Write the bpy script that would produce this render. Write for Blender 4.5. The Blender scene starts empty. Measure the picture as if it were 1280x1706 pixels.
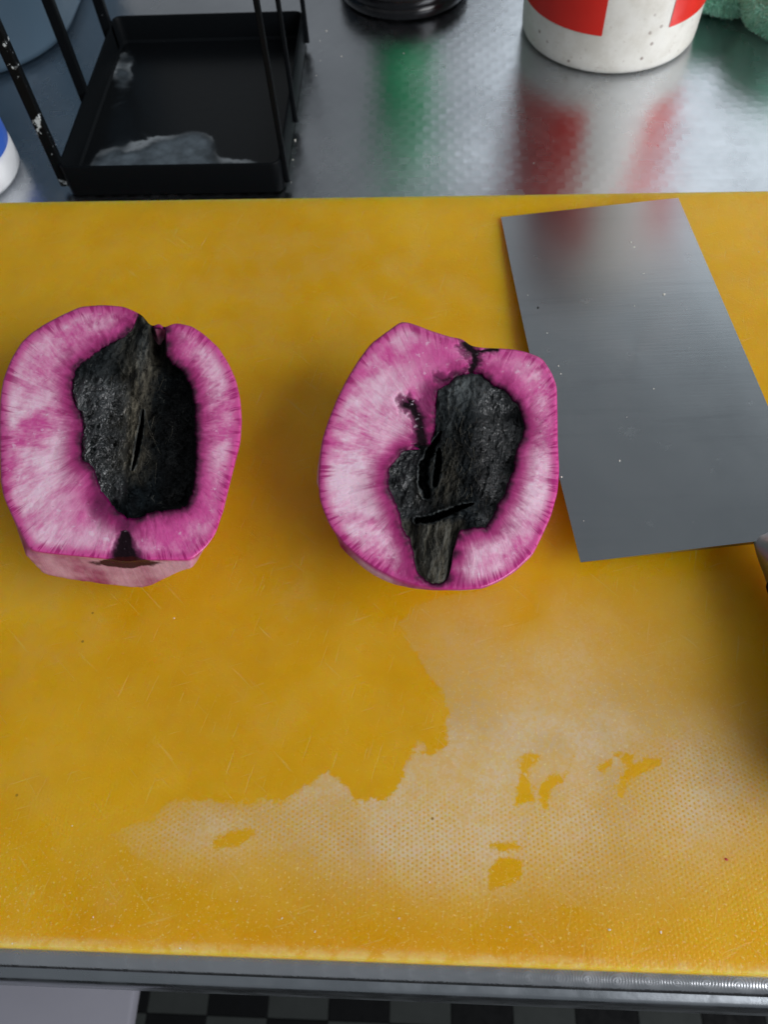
import bpy, bmesh, math, random
import numpy as np
from mathutils import Vector, Matrix
random.seed(7); np.random.seed(7)
S = bpy.context.scene
col = S.collection

# ------------------------------------------------------------ camera
FPX = 1340.0
PITCH, ROLL, YAW, CZ = math.radians(59.5), math.radians(-5.0), math.radians(6.25), 0.312
_f = np.array([0, math.cos(PITCH), -math.sin(PITCH)]); _r = np.array([1.0, 0, 0]); _u = np.cross(_r, _f)
_R = _r*math.cos(ROLL) + _u*math.sin(ROLL); _U = -_r*math.sin(ROLL) + _u*math.cos(ROLL)
_c, _s = math.cos(YAW), math.sin(YAW)
RZ = np.array([[_c, -_s, 0], [_s, _c, 0], [0, 0, 1]])
CF, CR, CU = RZ@_f, RZ@_R, RZ@_U
CP = np.array([0, 0, CZ])
cd = bpy.data.cameras.new('camera'); cam = bpy.data.objects.new('camera', cd); col.objects.link(cam)
cam.matrix_world = Matrix(((CR[0], CU[0], -CF[0], CP[0]), (CR[1], CU[1], -CF[1], CP[1]), (CR[2], CU[2], -CF[2], CP[2]), (0, 0, 0, 1)))
cd.sensor_fit = 'VERTICAL'; cd.sensor_height = 24.0; cd.lens = 24.0*FPX/1706
cd.clip_start = 0.01; cd.clip_end = 50
cd.dof.use_dof = True; cd.dof.focus_distance = 0.30; cd.dof.aperture_fstop = cd.lens/1.7
S.camera = cam

# ------------------------------------------------------------ light
w = bpy.data.worlds.new('World'); S.world = w; w.use_nodes = True
bg = w.node_tree.nodes['Background']
bg.inputs[0].default_value = (0.88, 0.94, 1.0, 1); bg.inputs[1].default_value = 0.225
def area(name, loc, target, sx, sy, watts, color):
    l = bpy.data.lights.new(name, 'AREA'); l.shape = 'RECTANGLE'; l.size = sx; l.size_y = sy; l.energy = watts; l.color = color
    o = bpy.data.objects.new(name, l); col.objects.link(o); o.location = loc
    o.rotation_euler = (Vector(target)-Vector(loc)).to_track_quat('-Z', 'Y').to_euler()
    return o
area('window_light', (0.80, 1.80, 0.96), (0.1, .3, 0), 1.5, 0.75, 3.7, (0.86, 0.94, 1.0))
area('side_window_light', (1.55, -0.60, 1.00), (0, .3, 0), 1.7, 1.3, 47, (0.98, 0.98, 1.0))
S.view_settings.view_transform = 'Standard'; S.view_settings.look = 'None'
S.view_settings.exposure = 0.0; S.view_settings.gamma = 1.0
try:
    S.cycles.use_denoising = True
except Exception: pass

# ------------------------------------------------------------ helpers
def at(px, py, z):
    """the point at height z seen at a pixel of the 1280x1706 photograph (arrays allowed)"""
    px, py, z = np.broadcast_arrays(np.asarray(px, float), np.asarray(py, float), np.asarray(z, float))
    d = ((px-640)/FPX)[..., None]*CR - ((py-853)/FPX)[..., None]*CU + CF
    t = (z-CZ)/d[..., 2]
    return CP + t[..., None]*d

def mesh_obj(name, verts, faces, mats, parent=None, smooth=True, attrs=None, uv=None):
    me = bpy.data.meshes.new(name)
    me.from_pydata([tuple(map(float, v)) for v in verts], [], [tuple(map(int, q)) for q in faces])
    for m in (mats if isinstance(mats, (list, tuple)) else [mats]): me.materials.append(m)
    if smooth: me.polygons.foreach_set('use_smooth', [True]*len(me.polygons))
    for k, a in (attrs or {}).items():
        a = np.asarray(a, np.float32)
        at_ = me.attributes.new(k, 'FLOAT' if a.ndim == 1 else 'FLOAT_VECTOR', 'POINT')
        at_.data.foreach_set('value' if a.ndim == 1 else 'vector', a.ravel())
    me.update()
    o = bpy.data.objects.new(name, me); col.objects.link(o)
    if parent: o.parent = parent
    return o
def bm_obj(name, bm, mats, parent=None, smooth=True, autosmooth=None):
    me = bpy.data.meshes.new(name)
    bmesh.ops.recalc_face_normals(bm, faces=bm.faces)
    bm.to_mesh(me); bm.free()
    for m in (mats if isinstance(mats, (list, tuple)) else [mats]): me.materials.append(m)
    if smooth: me.polygons.foreach_set('use_smooth', [True]*len(me.polygons))
    if autosmooth is not None: me.set_sharp_from_angle(angle=math.radians(autosmooth))
    o = bpy.data.objects.new(name, me); col.objects.link(o)
    if parent: o.parent = parent
    return o
def empty(name, loc):
    o = bpy.data.objects.new(name, None); o.empty_display_size = .02; col.objects.link(o); o.location = loc
    return o
def tag(o, label=None, cat=None, group=None, kind=None):
    for k, v in (('label', label), ('category', cat), ('group', group), ('kind', kind)):
        if v: o[k] = v
    return o
def adopt(child, parent):
    """parent without moving: everything is modelled in world space"""
    child.parent = parent
    child.matrix_parent_inverse = Matrix.Translation(parent.location).inverted()
    return child
def box(bm, lo, hi, bev=0.0, seg=2):
    r = bmesh.ops.create_cube(bm, size=1)
    for v in r['verts']:
        v.co = Vector([(lo[i]+hi[i])/2 + v.co[i]*(hi[i]-lo[i]) for i in range(3)])
    if bev:
        es = list({e for v in r['verts'] for e in v.link_edges})
        bmesh.ops.bevel(bm, geom=es, offset=bev, segments=seg, affect='EDGES', profile=.6)
def bar(bm, a, b, wa, wb, bev=0.0006):
    """square bar from a to b"""
    a, b = Vector(a), Vector(b); d = (b-a); L = d.length
    r = bmesh.ops.create_cube(bm, size=1)
    q = d.to_track_quat('Z', 'Y').to_matrix().to_4x4()
    for v in r['verts']:
        v.co = Vector((v.co.x*wa, v.co.y*wb, v.co.z*L))
    es = list({e for v in r['verts'] for e in v.link_edges})
    bmesh.ops.bevel(bm, geom=es, offset=bev, segments=1, affect='EDGES')
    M = Matrix.Translation((a+b)/2) @ q
    for v in bm.verts: v.co = M @ v.co
def lathe(bm, prof, seg=64, cx=0, cy=0, axis=None, cap0=True, cap1=True):
    """prof: (r, h) list. axis: (origin, u, v, w) with h along u"""
    if axis is None: o, u, v, ww = Vector((cx, cy, 0)), Vector((0, 0, 1)), Vector((1, 0, 0)), Vector((0, 1, 0))
    else: o, u, v, ww = axis
    rings = []
    for r, h in prof:
        rings.append([bm.verts.new(o + u*h + v*(r*math.cos(2*math.pi*k/seg)) + ww*(r*math.sin(2*math.pi*k/seg))) for k in range(seg)])
    for a, b in zip(rings, rings[1:]):
        for k in range(seg): bm.faces.new((a[k], a[(k+1) % seg], b[(k+1) % seg], b[k]))
    if cap0: bm.faces.new(rings[0][::-1])
    if cap1: bm.faces.new(rings[-1])

# ---- material helper
class MT:
    def __init__(self, name):
        self.m = bpy.data.materials.new(name); self.m.use_nodes = True
        self.t = self.m.node_tree; self.b = self.t.nodes['Principled BSDF']
    def n(self, typ, **kw):
        x = self.t.nodes.new(typ)
        for k, v in kw.items(): setattr(x, k, v)
        return x
    def lk(self, a, b): self.t.links.new(a, b)
    def put(self, sock, v):
        if isinstance(v, bpy.types.NodeSocket): self.lk(v, sock)
        elif v is not None:
            if hasattr(sock.default_value, '__len__') and len(sock.default_value) == 4 and len(v) == 3: v = (*v, 1)
            sock.default_value = v
    def set(self, **kw):
        for k, v in kw.items(): self.put(self.b.inputs[k.replace('_', ' ')], v)
    def attr(self, name, vec=False):
        x = self.n('ShaderNodeAttribute', attribute_name=name); return x.outputs['Vector'] if vec else x.outputs['Fac']
    def obj(self): return self.n('ShaderNodeTexCoord').outputs['Object']
    def noise(self, vec, scale, detail=3, rough=.55, dist=0, out='Fac'):
        x = self.n('ShaderNodeTexNoise'); self.put(x.inputs['Vector'], vec); x.inputs['Scale'].default_value = scale
        x.inputs['Detail'].default_value = detail; x.inputs['Roughness'].default_value = rough; x.inputs['Distortion'].default_value = dist
        return x.outputs[out]
    def vor(self, vec, scale, rnd=1.0, feature='F1', out='Distance'):
        x = self.n('ShaderNodeTexVoronoi', feature=feature); self.put(x.inputs['Vector'], vec)
        x.inputs['Scale'].default_value = scale; x.inputs['Randomness'].default_value = rnd
        return x.outputs[out]
    def math(self, op, a, b=0.0, c=0.0, clamp=False):
        x = self.n('ShaderNodeMath', operation=op, use_clamp=clamp)
        for i, v in enumerate((a, b, c)): self.put(x.inputs[i], v)
        return x.outputs[0]
    def rng(self, v, a, b, c=0.0, d=1.0, smooth=True):
        x = self.n('ShaderNodeMapRange', interpolation_type='SMOOTHSTEP' if smooth else 'LINEAR')
        for i, q in enumerate((v, a, b, c, d)): self.put(x.inputs[i], q)
        return x.outputs[0]
    def mix(self, f, a, b, mode='MIX'):
        x = self.n('ShaderNodeMix', data_type='RGBA', blend_type=mode, clamp_factor=True)
        self.put(x.inputs[0], f); self.put(x.inputs[6], a); self.put(x.inputs[7], b)
        return x.outputs[2]
    def scalev(self, v, s):
        x = self.n('ShaderNodeVectorMath', operation='MULTIPLY'); self.put(x.inputs[0], v); self.put(x.inputs[1], s); return x.outputs[0]
    def addv(self, v, s):
        x = self.n('ShaderNodeVectorMath', operation='ADD'); self.put(x.inputs[0], v); self.put(x.inputs[1], s); return x.outputs[0]
    def sep(self, v):
        x = self.n('ShaderNodeSeparateXYZ'); self.put(x.inputs[0], v); return x.outputs
    def comb(self, a, b, c):
        x = self.n('ShaderNodeCombineXYZ')
        for i, v in enumerate((a, b, c)): self.put(x.inputs[i], v)
        return x.outputs[0]
    def bump(self, h, strength, dist, normal=None):
        x = self.n('ShaderNodeBump'); self.put(x.inputs['Height'], h); x.inputs['Strength'].default_value = strength
        x.inputs['Distance'].default_value = dist
        if normal is not None: self.put(x.inputs['Normal'], normal)
        return x.outputs[0]

def simple(name, c, rough=.5, metal=0.0, var=.25, nscale=40, bump=.0, bscale=300):
    m = MT(name); o = m.obj()
    f = m.noise(o, nscale, 4)
    m.set(Base_Color=m.mix(f, tuple(x*(1-var) for x in c), tuple(min(1, x*(1+var)) for x in c)), Roughness=m.rng(m.noise(o, nscale*2.3), .3, .7, rough*.8, min(1, rough*1.2)), Metallic=metal)
    if bump: m.set(Normal=m.bump(m.noise(o, bscale, 3), bump, .001))
    return m.m

# ------------------------------------------------------------ materials
def mat_turned_steel():
    # engine-turned steel: overlapping rows of swirled discs
    m = MT('engine_turned_steel'); o = m.obj()
    P = m.sep(m.addv(o, m.scalev(m.addv(m.noise(o, 90, 2, .5, out='Color'), (-.5, -.5, -.5)), (.0028, .0028, 0))))
    p = .0098
    # scale pattern: brick-offset rows; each disc overlaps the next
    row = m.math('FLOOR', m.math('DIVIDE', P[1], p*.62))
    off = m.math('MULTIPLY', m.math('MODULO', m.math('ABSOLUTE', row), 2.0), .5)
    u = m.math('ADD', m.math('DIVIDE', P[0], p), off)
    lx = m.math('MULTIPLY', m.math('SUBTRACT', m.math('FRACT', u), .5), p)
    ly = m.math('SUBTRACT', P[1], m.math('MULTIPLY', m.math('ADD', row, .5), p*.62))
    r = m.math('SQRT', m.math('ADD', m.math('MULTIPLY', lx, lx), m.math('MULTIPLY', ly, ly)))
    rings = m.math('SINE', m.math('MULTIPLY', r, 2*math.pi/.00095))
    cell = m.noise(m.comb(m.math('FLOOR', u), row, 0.0), 3.7, 0)
    tang = m.comb(m.math('MULTIPLY', ly, -1.0), lx, m.math('MULTIPLY', 0.0001, 1.0))
    nt = m.n('ShaderNodeVectorMath', operation='NORMALIZE'); m.lk(tang, nt.inputs[0])
    big = m.noise(o, 9, 4); fine = m.noise(m.scalev(o, (1, 1, 1)), 160, 3)
    smear = m.noise(m.scalev(o, (1.0, .35, 1)), 26, 4)
    m.set(Metallic=1.0,
          Base_Color=m.mix(m.rng(big, .35, .7), (.52, .54, .57), (.64, .66, .69)),
          Roughness=m.math('ADD', m.rng(smear, .3, .7, .21, .29), m.math('MULTIPLY', m.math('SUBTRACT', cell, .5), .08)),
          Anisotropic=.35, Tangent=nt.outputs[0])
    dish = m.math('MULTIPLY', m.math('MULTIPLY', r, r), 9.0)
    b1 = m.bump(dish, .15, 1.0)
    b2 = m.bump(rings, .05, .0004, b1)
    m.set(Normal=m.bump(fine, .06, .0006, b2))
    return m.m
def mat_board():
    m = MT('yellow_polyethylene'); o = m.obj()
    dry0 = m.attr('dry'); sd = m.attr('sd'); rim = m.attr('rim')
    n1 = m.noise(o, 95, 6, .66); n2 = m.noise(o, 500, 3, .6)
    # sharp, ragged waterline: signed distance (mm) perturbed
    edge = m.math('ADD', sd, m.math('ADD', m.math('MULTIPLY', m.math('SUBTRACT', n1, .5), 13.0), m.math('MULTIPLY', m.math('SUBTRACT', n2, .5), 5.0)))
    line = m.rng(edge, -.7, 1.4)
    P = m.sep(o)
    # pressed hex dot texture of the sheet
    hexv = m.addv(o, m.scalev(m.addv(m.noise(o, 140, 2, .5, out='Color'), (-.5, -.5, -.5)), (.0011, .0011, 0)))
    rot = m.n('ShaderNodeVectorRotate'); m.lk(hexv, rot.inputs[0]); rot.inputs['Angle'].default_value = math.radians(28)
    q = m.sep(rot.outputs[0]); k = .0017
    rowh = m.math('FLOOR', m.math('DIVIDE', q[1], k*.86))
    oh = m.math('MULTIPLY', m.math('MODULO', m.math('ABSOLUTE', rowh), 2.0), .5)
    hx = m.math('SUBTRACT', m.math('FRACT', m.math('ADD', m.math('DIVIDE', q[0], k), oh)), .5)
    hy = m.math('MULTIPLY', m.math('SUBTRACT', m.math('FRACT', m.math('DIVIDE', q[1], k*.86)), .5), .86)
    hr = m.math('SQRT', m.math('ADD', m.math('MULTIPLY', hx, hx), m.math('MULTIPLY', hy, hy)))
    dots = m.rng(hr, .12, .34)                       # 0 in the pit, 1 on the land
    dotmask = m.math('MULTIPLY', m.math('ADD', .10, m.math('MULTIPLY', m.attr('dots'), .9)), m.rng(m.noise(o, 60, 4), .25, .6, .35, 1.0))
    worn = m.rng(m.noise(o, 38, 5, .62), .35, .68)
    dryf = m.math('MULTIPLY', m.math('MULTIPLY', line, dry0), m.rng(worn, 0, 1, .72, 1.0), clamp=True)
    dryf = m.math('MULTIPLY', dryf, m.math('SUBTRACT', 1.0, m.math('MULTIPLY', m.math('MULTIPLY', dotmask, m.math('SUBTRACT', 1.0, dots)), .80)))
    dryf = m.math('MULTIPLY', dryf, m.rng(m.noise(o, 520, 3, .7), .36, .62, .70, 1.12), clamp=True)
    haze = m.math('MULTIPLY', m.attr('haze'), m.rng(m.noise(o, 55, 5, .65), .38, .68))
    grain = m.rng(m.noise(o, 800, 2, .7), .57, .72)      # crusty specks
    # scratches
    def scratch(ang, sc, thr):
        r_ = m.n('ShaderNodeVectorRotate'); m.lk(m.addv(o, (0, 0, 0)), r_.inputs[0]); r_.inputs['Angle'].default_value = math.radians(ang)
        return m.rng(m.noise(m.scalev(r_.outputs[0], (sc*16, sc, 1)), 1.0, 3, .5, .15), thr, thr+.05)
    scr = m.math('ADD', scratch(14, 55, .65), m.math('ADD', scratch(-47, 38, .66), scratch(71, 46, .66)), clamp=True)
    tone = m.noise(o, 14, 4, .6); tone2 = m.noise(o, 45, 5, .65)
    base = m.mix(m.rng(tone, .3, .7), (.68, .36, .004), (.78, .445, .007))
    base = m.mix(m.math('MULTIPLY', m.rng(tone2, .45, .75), .18), base, (.56, .28, .004))
    base = m.mix(m.math('MULTIPLY', haze, .30), base, (.68, .47, .16))
    base = m.mix(m.math('MULTIPLY', scr, .22), base, (.74, .58, .22))
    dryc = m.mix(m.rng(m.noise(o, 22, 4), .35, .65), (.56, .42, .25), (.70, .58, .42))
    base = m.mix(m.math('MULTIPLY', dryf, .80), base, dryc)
    base = m.mix(m.math('MULTIPLY', m.math('MULTIPLY', grain, m.math('ADD', .12, m.math('MULTIPLY', m.math('MAXIMUM', m.attr('front'), dryf), .88))), .55), base, (.85, .70, .30))
    base = m.mix(m.math('MULTIPLY', rim, m.rng(m.noise(o, 200, 4), .35, .6, .2, .8)), base, (.80, .58, .22))
    # dark pits
    pit = m.rng(m.vor(o, 95), .03, .07, 1, 0)
    pitm = m.math('MULTIPLY', pit, m.rng(m.noise(o, 31), .62, .66))
    base = m.mix(m.math('MULTIPLY', pitm, .7), base, (.20, .10, .02))
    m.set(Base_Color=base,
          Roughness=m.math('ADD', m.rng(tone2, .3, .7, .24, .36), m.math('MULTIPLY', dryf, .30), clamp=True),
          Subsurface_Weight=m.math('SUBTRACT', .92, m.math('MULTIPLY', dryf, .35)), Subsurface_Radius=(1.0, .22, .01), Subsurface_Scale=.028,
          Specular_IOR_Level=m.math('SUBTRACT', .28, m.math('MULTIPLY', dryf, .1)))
    m.b.inputs['IOR'].default_value = 1.45
    hgt = m.math('ADD', m.math('MULTIPLY', m.math('MULTIPLY', dots, dotmask), .5), m.math('ADD', m.math('MULTIPLY', n2, .35), m.math('ADD', m.math('MULTIPLY', grain, .35), m.math('MULTIPLY', scr, -.25))))
    hgt = m.math('ADD', hgt, m.math('MULTIPLY', n1, .5))
    m.set(Normal=m.bump(hgt, .38, .0005))
    return m.m
def mat_flesh():
    m = MT('radish_flesh'); o = m.obj()
    d = m.attr('dir', True); pol = m.sep(m.attr('pol', True)); blot = m.attr('blot')
    rho, dc, dr = pol[0], pol[1], pol[2]         # 0..1 core to rim, mm to core, mm to rim
    seed = m.attr('seed')
    X = lambda k, v, s: m.addv(m.comb(m.math('MULTIPLY', m.sep(d)[0], k), m.math('MULTIPLY', m.sep(d)[1], k), v), m.comb(seed, 0.0, 0.0))
    ray = m.noise(X(15, m.math('MULTIPLY', rho, 2.6), 0), 1.0, 4, .62, .8)        # radial fibres
    ray2 = m.noise(X(30, m.math('MULTIPLY', rho, 1.2), 0), 1.0, 3, .55, .25)
    cloud = m.noise(o, 60, 5, .62); cl2 = m.noise(o, 190, 4, .6); cl3 = m.noise(o, 24, 3, .6)
    fine = m.noise(X(42, m.math('MULTIPLY', rho, 9.0), 0), 1.0, 3, .6)
    deep, mid, pale = (.30, .004, .12), (.68, .08, .34), (.96, .66, .80)
    # pale band in the middle of the wall
    band = m.math('MULTIPLY', m.rng(dc, 2.5, 10.0), m.rng(dr, .6, 5.5))
    pf = m.math('MULTIPLY', band, m.rng(m.math('ADD', m.math('MULTIPLY', cloud, .5), m.math('ADD', m.math('MULTIPLY', ray, .22), m.math('MULTIPLY', cl3, .48))), .46, .70))
    c = m.mix(m.math('MULTIPLY', m.math('ADD', pf, m.math('MULTIPLY', m.math('MULTIPLY', m.math('SUBTRACT', fine, .45), band), .75)), m.attr('pale'), clamp=True), mid, pale)
    # deep magenta bleeding out of the rotten heart
    bleed = m.math('MULTIPLY', m.math('SUBTRACT', 1.0, m.rng(m.math('ADD', dc, m.math('MULTIPLY', m.math('SUBTRACT', m.math('ADD', cloud, ray), 1.0), 13.0)), -1.5, m.math('MULTIPLY', m.attr('bleed'), m.rng(cl3, .3, .7, .55, 1.45)))), .97)
    c = m.mix(bleed, c, deep)
    # rim: pink edge with dark magenta teeth
    rimf = m.math('SUBTRACT', 1.0, m.rng(dr, .2, 5.0))
    c = m.mix(m.math('MULTIPLY', rimf, m.rng(ray, .35, .6, .10, .55)), c, (.60, .09, .30))
    tl = m.rng(m.noise(X(9, 0.0, 0), 1.0, 3, .6), .38, .62, 1.5, 8.0)                 # how far each tooth reaches in
    teeth = m.math('MULTIPLY', m.rng(m.math('ADD', ray2, m.math('MULTIPLY', m.math('SUBTRACT', cl2, .5), .12)), .49, .56), m.math('SUBTRACT', 1.0, m.rng(m.math('DIVIDE', dr, tl), .25, 1.0)))
    c = m.mix(m.math('MULTIPLY', teeth, .9), c, (.42, .006, .17))
    lines = m.math('MULTIPLY', m.rng(m.noise(X(70, m.math('MULTIPLY', rho, .6), 0), 1.0, 2, .5), .64, .68), m.math('SUBTRACT', 1.0, m.rng(dr, 2.0, 11.0)))
    c = m.mix(m.math('MULTIPLY', lines, .5), c, (.42, .02, .18))
    hair = m.math('SUBTRACT', 1.0, m.rng(dr, .0, .7))
    c = m.mix(m.math('MULTIPLY', hair, .75), c, (.42, .012, .17))
    # purple-black stain right at the heart
    ink = m.math('SUBTRACT', 1.0, m.rng(m.math('ADD', dc, m.math('MULTIPLY', m.math('SUBTRACT', cl2, .5), 6.0)), -.2, m.attr('ink')))
    ink = m.math('MAXIMUM', ink, m.math('SUBTRACT', 1.0, m.rng(dc, .15, 1.3)))
    c = m.mix(m.math('MULTIPLY', ink, .95), c, (.030, .003, .018))
    wash = m.rng(m.math('ADD', blot, m.math('MULTIPLY', m.math('SUBTRACT', cloud, .5), .5)), .10, .55)
    c = m.mix(m.math('MULTIPLY', wash, .85), c, (.16, .004, .075))
    bl = m.rng(m.math('ADD', blot, m.math('MULTIPLY', m.math('SUBTRACT', cl2, .5), .7)), .45, 1.0)
    c = m.mix(bl, c, (.012, .006, .009))
    # skin / knife-trimmed sides
    side = m.attr('side'); trim = m.attr('trim')
    sk = m.mix(m.rng(m.noise(o, 45, 4), .35, .65), (.30, .02, .10), (.62, .34, .42))
    c = m.mix(side, c, sk)
    tr = m.mix(m.rng(m.noise(m.scalev(o, (1, 4, 4)), 60, 4), .3, .7), (.30, .080, .105), (.42, .155, .17))
    c = m.mix(trim, c, tr)
    stain = m.rng(m.math('ADD', m.attr('stain'), m.math('MULTIPLY', m.math('SUBTRACT', cl2, .5), 1.3)), .35, .7)
    c = m.mix(m.math('MULTIPLY', stain, .95), c, (.035, .006, .006))
    c = m.mix(m.math('MULTIPLY', bl, side), c, (.010, .006, .007))
    fleck = m.rng(m.noise(m.comb(m.math('MULTIPLY', m.sep(o)[0], 1.0), m.math('MULTIPLY', m.sep(o)[1], 1.0), 0.0), 330, 3, .6), .60, .70)
    c = m.mix(m.math('MULTIPLY', m.math('MULTIPLY', fleck, band), .4), c, (.90, .76, .87))
    dk = m.rng(m.noise(o, 420, 2, .6), .30, .24)
    c = m.mix(m.math('MULTIPLY', dk, .35), c, (.30, .03, .18))
    m.set(Base_Color=c, Roughness=m.rng(cl2, .3, .7, .28, .46), Specular_IOR_Level=m.math('SUBTRACT', m.rng(dc, .3, 1.5, .05, .5), m.math('MULTIPLY', m.math('MAXIMUM', bl, side), .45), clamp=True), Subsurface_Weight=m.math('SUBTRACT', .3, m.math('MULTIPLY', bl, .3)), Subsurface_Radius=(1, .35, .6), Subsurface_Scale=.003,
          Coat_Weight=m.math('MULTIPLY', m.math('SUBTRACT', m.rng(dc, .4, 2.5, 0.0, .35), m.math('MULTIPLY', bl, .35)), m.math('SUBTRACT', 1.0, side)), Coat_Roughness=.10)
    h = m.math('ADD', m.math('MULTIPLY', cl2, .8), m.math('ADD', m.math('MULTIPLY', ray, .8), m.math('MULTIPLY', m.noise(o, 600, 3, .6), .6)))
    m.set(Normal=m.bump(h, .42, .0007))
    return m.m
def mat_rot():
    m = MT('rotten_black_tissue'); o = m.obj(); seed = m.attr('seed')
    ridge = m.attr('ridge'); gloss = m.attr('gloss'); grey = m.attr('grey')
    a = m.noise(o, 130, 5, .65); b = m.noise(o, 420, 4, .65); fib = m.noise(m.scalev(o, (430, 70, 200)), 1.0, 4, .6)
    c = m.mix(m.rng(a, .32, .68), (.0010, .0015, .002), (.006, .009, .011))
    c = m.mix(m.math('MULTIPLY', m.rng(b, .52, .74), .4), c, (.017, .024, .028))
    br = m.mix(m.rng(fib, .3, .7), (.012, .010, .007), (.15, .135, .10))
    c = m.mix(ridge, c, br)
    gr = m.mix(m.rng(fib, .3, .7), (.010, .014, .016), (.105, .118, .12))
    c = m.mix(grey, c, gr)
    c = m.mix(m.attr('pit'), c, (.002, .002, .002))
    hair = m.rng(m.vor(m.scalev(m.addv(o, m.comb(m.math('MULTIPLY', a, .006), m.math('MULTIPLY', b, .005), 0.0)), (1, .45, 1)), 260, 1.0, 'DISTANCE_TO_EDGE'), .0, .045, 1, 0)
    c = m.mix(m.math('MULTIPLY', m.math('MULTIPLY', hair, m.rng(a, .56, .64)), .35), c, (.15, .15, .13))
    m.set(Base_Color=c, Roughness=m.rng(m.math('ADD', gloss, m.math('MULTIPLY', m.math('SUBTRACT', a, .5), .8)), .1, .8, .62, .16),
          Specular_IOR_Level=m.rng(gloss, 0, .8, .06, 1.0))
    h = m.math('ADD', m.math('MULTIPLY', a, 1.6), m.math('ADD', m.math('MULTIPLY', b, .8), m.math('MULTIPLY', fib, .5)))
    m.set(Normal=m.bump(h, 1.0, .0017))
    wet = m.noise(o, 190, 3, .55)
    m.set(Coat_Weight=m.rng(gloss, .1, .7), Coat_Roughness=.13, Coat_Normal=m.bump(m.math('ADD', wet, m.math('MULTIPLY', b, .35)), .7, .0012))
    return m.m
def mat_blade():
    m = MT('brushed_blade_steel'); o = m.obj()
    a = m.noise(o, 16, 4, .6, .4); b = m.noise(o, 60, 4); br = m.noise(m.scalev(o, (40, 900, 40)), 1.0, 3)
    c = m.mix(m.rng(a, .2, .8), (.39, .42, .44), (.43, .455, .47))
    sm = m.rng(m.noise(m.scalev(o, (1, 1, 1)), 90, 5, .7), .62, .74)
    c = m.mix(m.math('MULTIPLY', sm, .12), c, (.55, .56, .56))
    streak = m.noise(m.scalev(o, (14, 160, 14)), 1.0, 4, .6, .3)
    c = m.mix(m.math('MULTIPLY', m.rng(streak, .5, .75), .18), c, (.24, .26, .275))
    hairl = m.rng(m.noise(m.scalev(o, (60, 1100, 60)), 1.0, 2, .5), .66, .72)
    c = m.mix(m.math('MULTIPLY', hairl, .12), c, (.55, .56, .57))
    m.set(Metallic=1.0, Base_Color=c, Roughness=m.math('ADD', m.rng(a, .2, .8, .22, .27), m.math('MULTIPLY', sm, .05)), Anisotropic=.25)
    m.set(Normal=m.bump(m.math('ADD', m.math('MULTIPLY', br, .4), m.math('MULTIPLY', b, .25)), .10, .0004))
    return m.m
def mat_tray():
    m = MT('black_lacquer_residue_and_glare'); o = m.obj(); P = m.sep(o)
    res_glare = m.attr('res_glare')
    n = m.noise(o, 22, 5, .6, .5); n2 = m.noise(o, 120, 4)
    v = m.math('ADD', res_glare, m.math('MULTIPLY', m.math('SUBTRACT', n, .5), 1.1))
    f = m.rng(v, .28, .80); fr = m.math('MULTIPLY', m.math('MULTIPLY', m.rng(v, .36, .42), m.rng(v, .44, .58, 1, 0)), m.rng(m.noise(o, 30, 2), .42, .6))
    c = m.mix(m.math('MULTIPLY', f, m.rng(n2, .2, .8, .25, .65)), (.004, .005, .006), (.20, .25, .29))  # dried film plus the wet floor's pale reflection, both painted into the base colour
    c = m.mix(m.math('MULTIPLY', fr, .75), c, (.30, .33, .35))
    spk = m.rng(m.vor(o, 70), .05, .09, 1, 0); spk = m.math('MULTIPLY', spk, m.rng(m.noise(o, 45), .58, .64))
    c = m.mix(m.math('MULTIPLY', spk, .6), c, (.42, .42, .38))
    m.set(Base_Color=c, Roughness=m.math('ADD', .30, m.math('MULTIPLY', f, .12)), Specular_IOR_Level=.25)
    m.set(Normal=m.bump(n2, .15, .0006))
    return m.m
def mat_black():
    m = MT('chipped_black_paint'); o = m.obj()
    chip = m.rng(m.math('ADD', m.noise(o, 150, 4, .7), m.attr('chip')), .74, .79)
    m.set(Base_Color=m.mix(chip, (.004, .005, .006), (.50, .56, .60)), Roughness=m.math('ADD', .45, m.math('MULTIPLY', chip, .2)), Specular_IOR_Level=.05)
    m.set(Normal=m.bump(m.math('ADD', m.noise(o, 260, 3), m.math('MULTIPLY', chip, .6)), .25, .0006))
    return m.m
def mat_jar():
    m = MT('stained_white_plastic'); o = m.obj(); P = m.sep(o)
    n = m.noise(o, 55, 5, .65); d = m.rng(m.noise(o, 240, 4, .65), .60, .74); low = m.rng(P[2], .0, .06, 1.25, .5)
    sp = m.math('MULTIPLY', m.rng(m.vor(o, 150), .10, .22, 1, 0), m.rng(m.noise(o, 70, 3), .52, .62))
    c = m.mix(m.rng(n, .35, .7), (.82, .81, .75), (.70, .68, .61))
    c = m.mix(m.math('MULTIPLY', m.math('MULTIPLY', d, low), .4), c, (.40, .33, .25))
    c = m.mix(m.math('MULTIPLY', m.math('MULTIPLY', sp, low), .65), c, (.22, .15, .12))
    m.set(Base_Color=c, Roughness=.38, Subsurface_Weight=.25, Subsurface_Radius=(1, .9, .8), Subsurface_Scale=.004)
    m.set(Normal=m.bump(n, .1, .001))
    return m.m
def mat_cloth():
    m = MT('green_terry'); o = m.obj()
    n = m.noise(o, 60, 4); n2 = m.noise(o, 420, 3)
    c = m.mix(m.rng(n, .3, .7), (.24, .66, .48), (.42, .82, .66))
    c = m.mix(m.math('MULTIPLY', m.rng(n2, .5, .75), .4), c, (.55, .88, .74))
    m.set(Base_Color=c, Roughness=.9, Sheen_Weight=.3)
    m.set(Normal=m.bump(n2, .6, .002))
    return m.m
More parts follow.
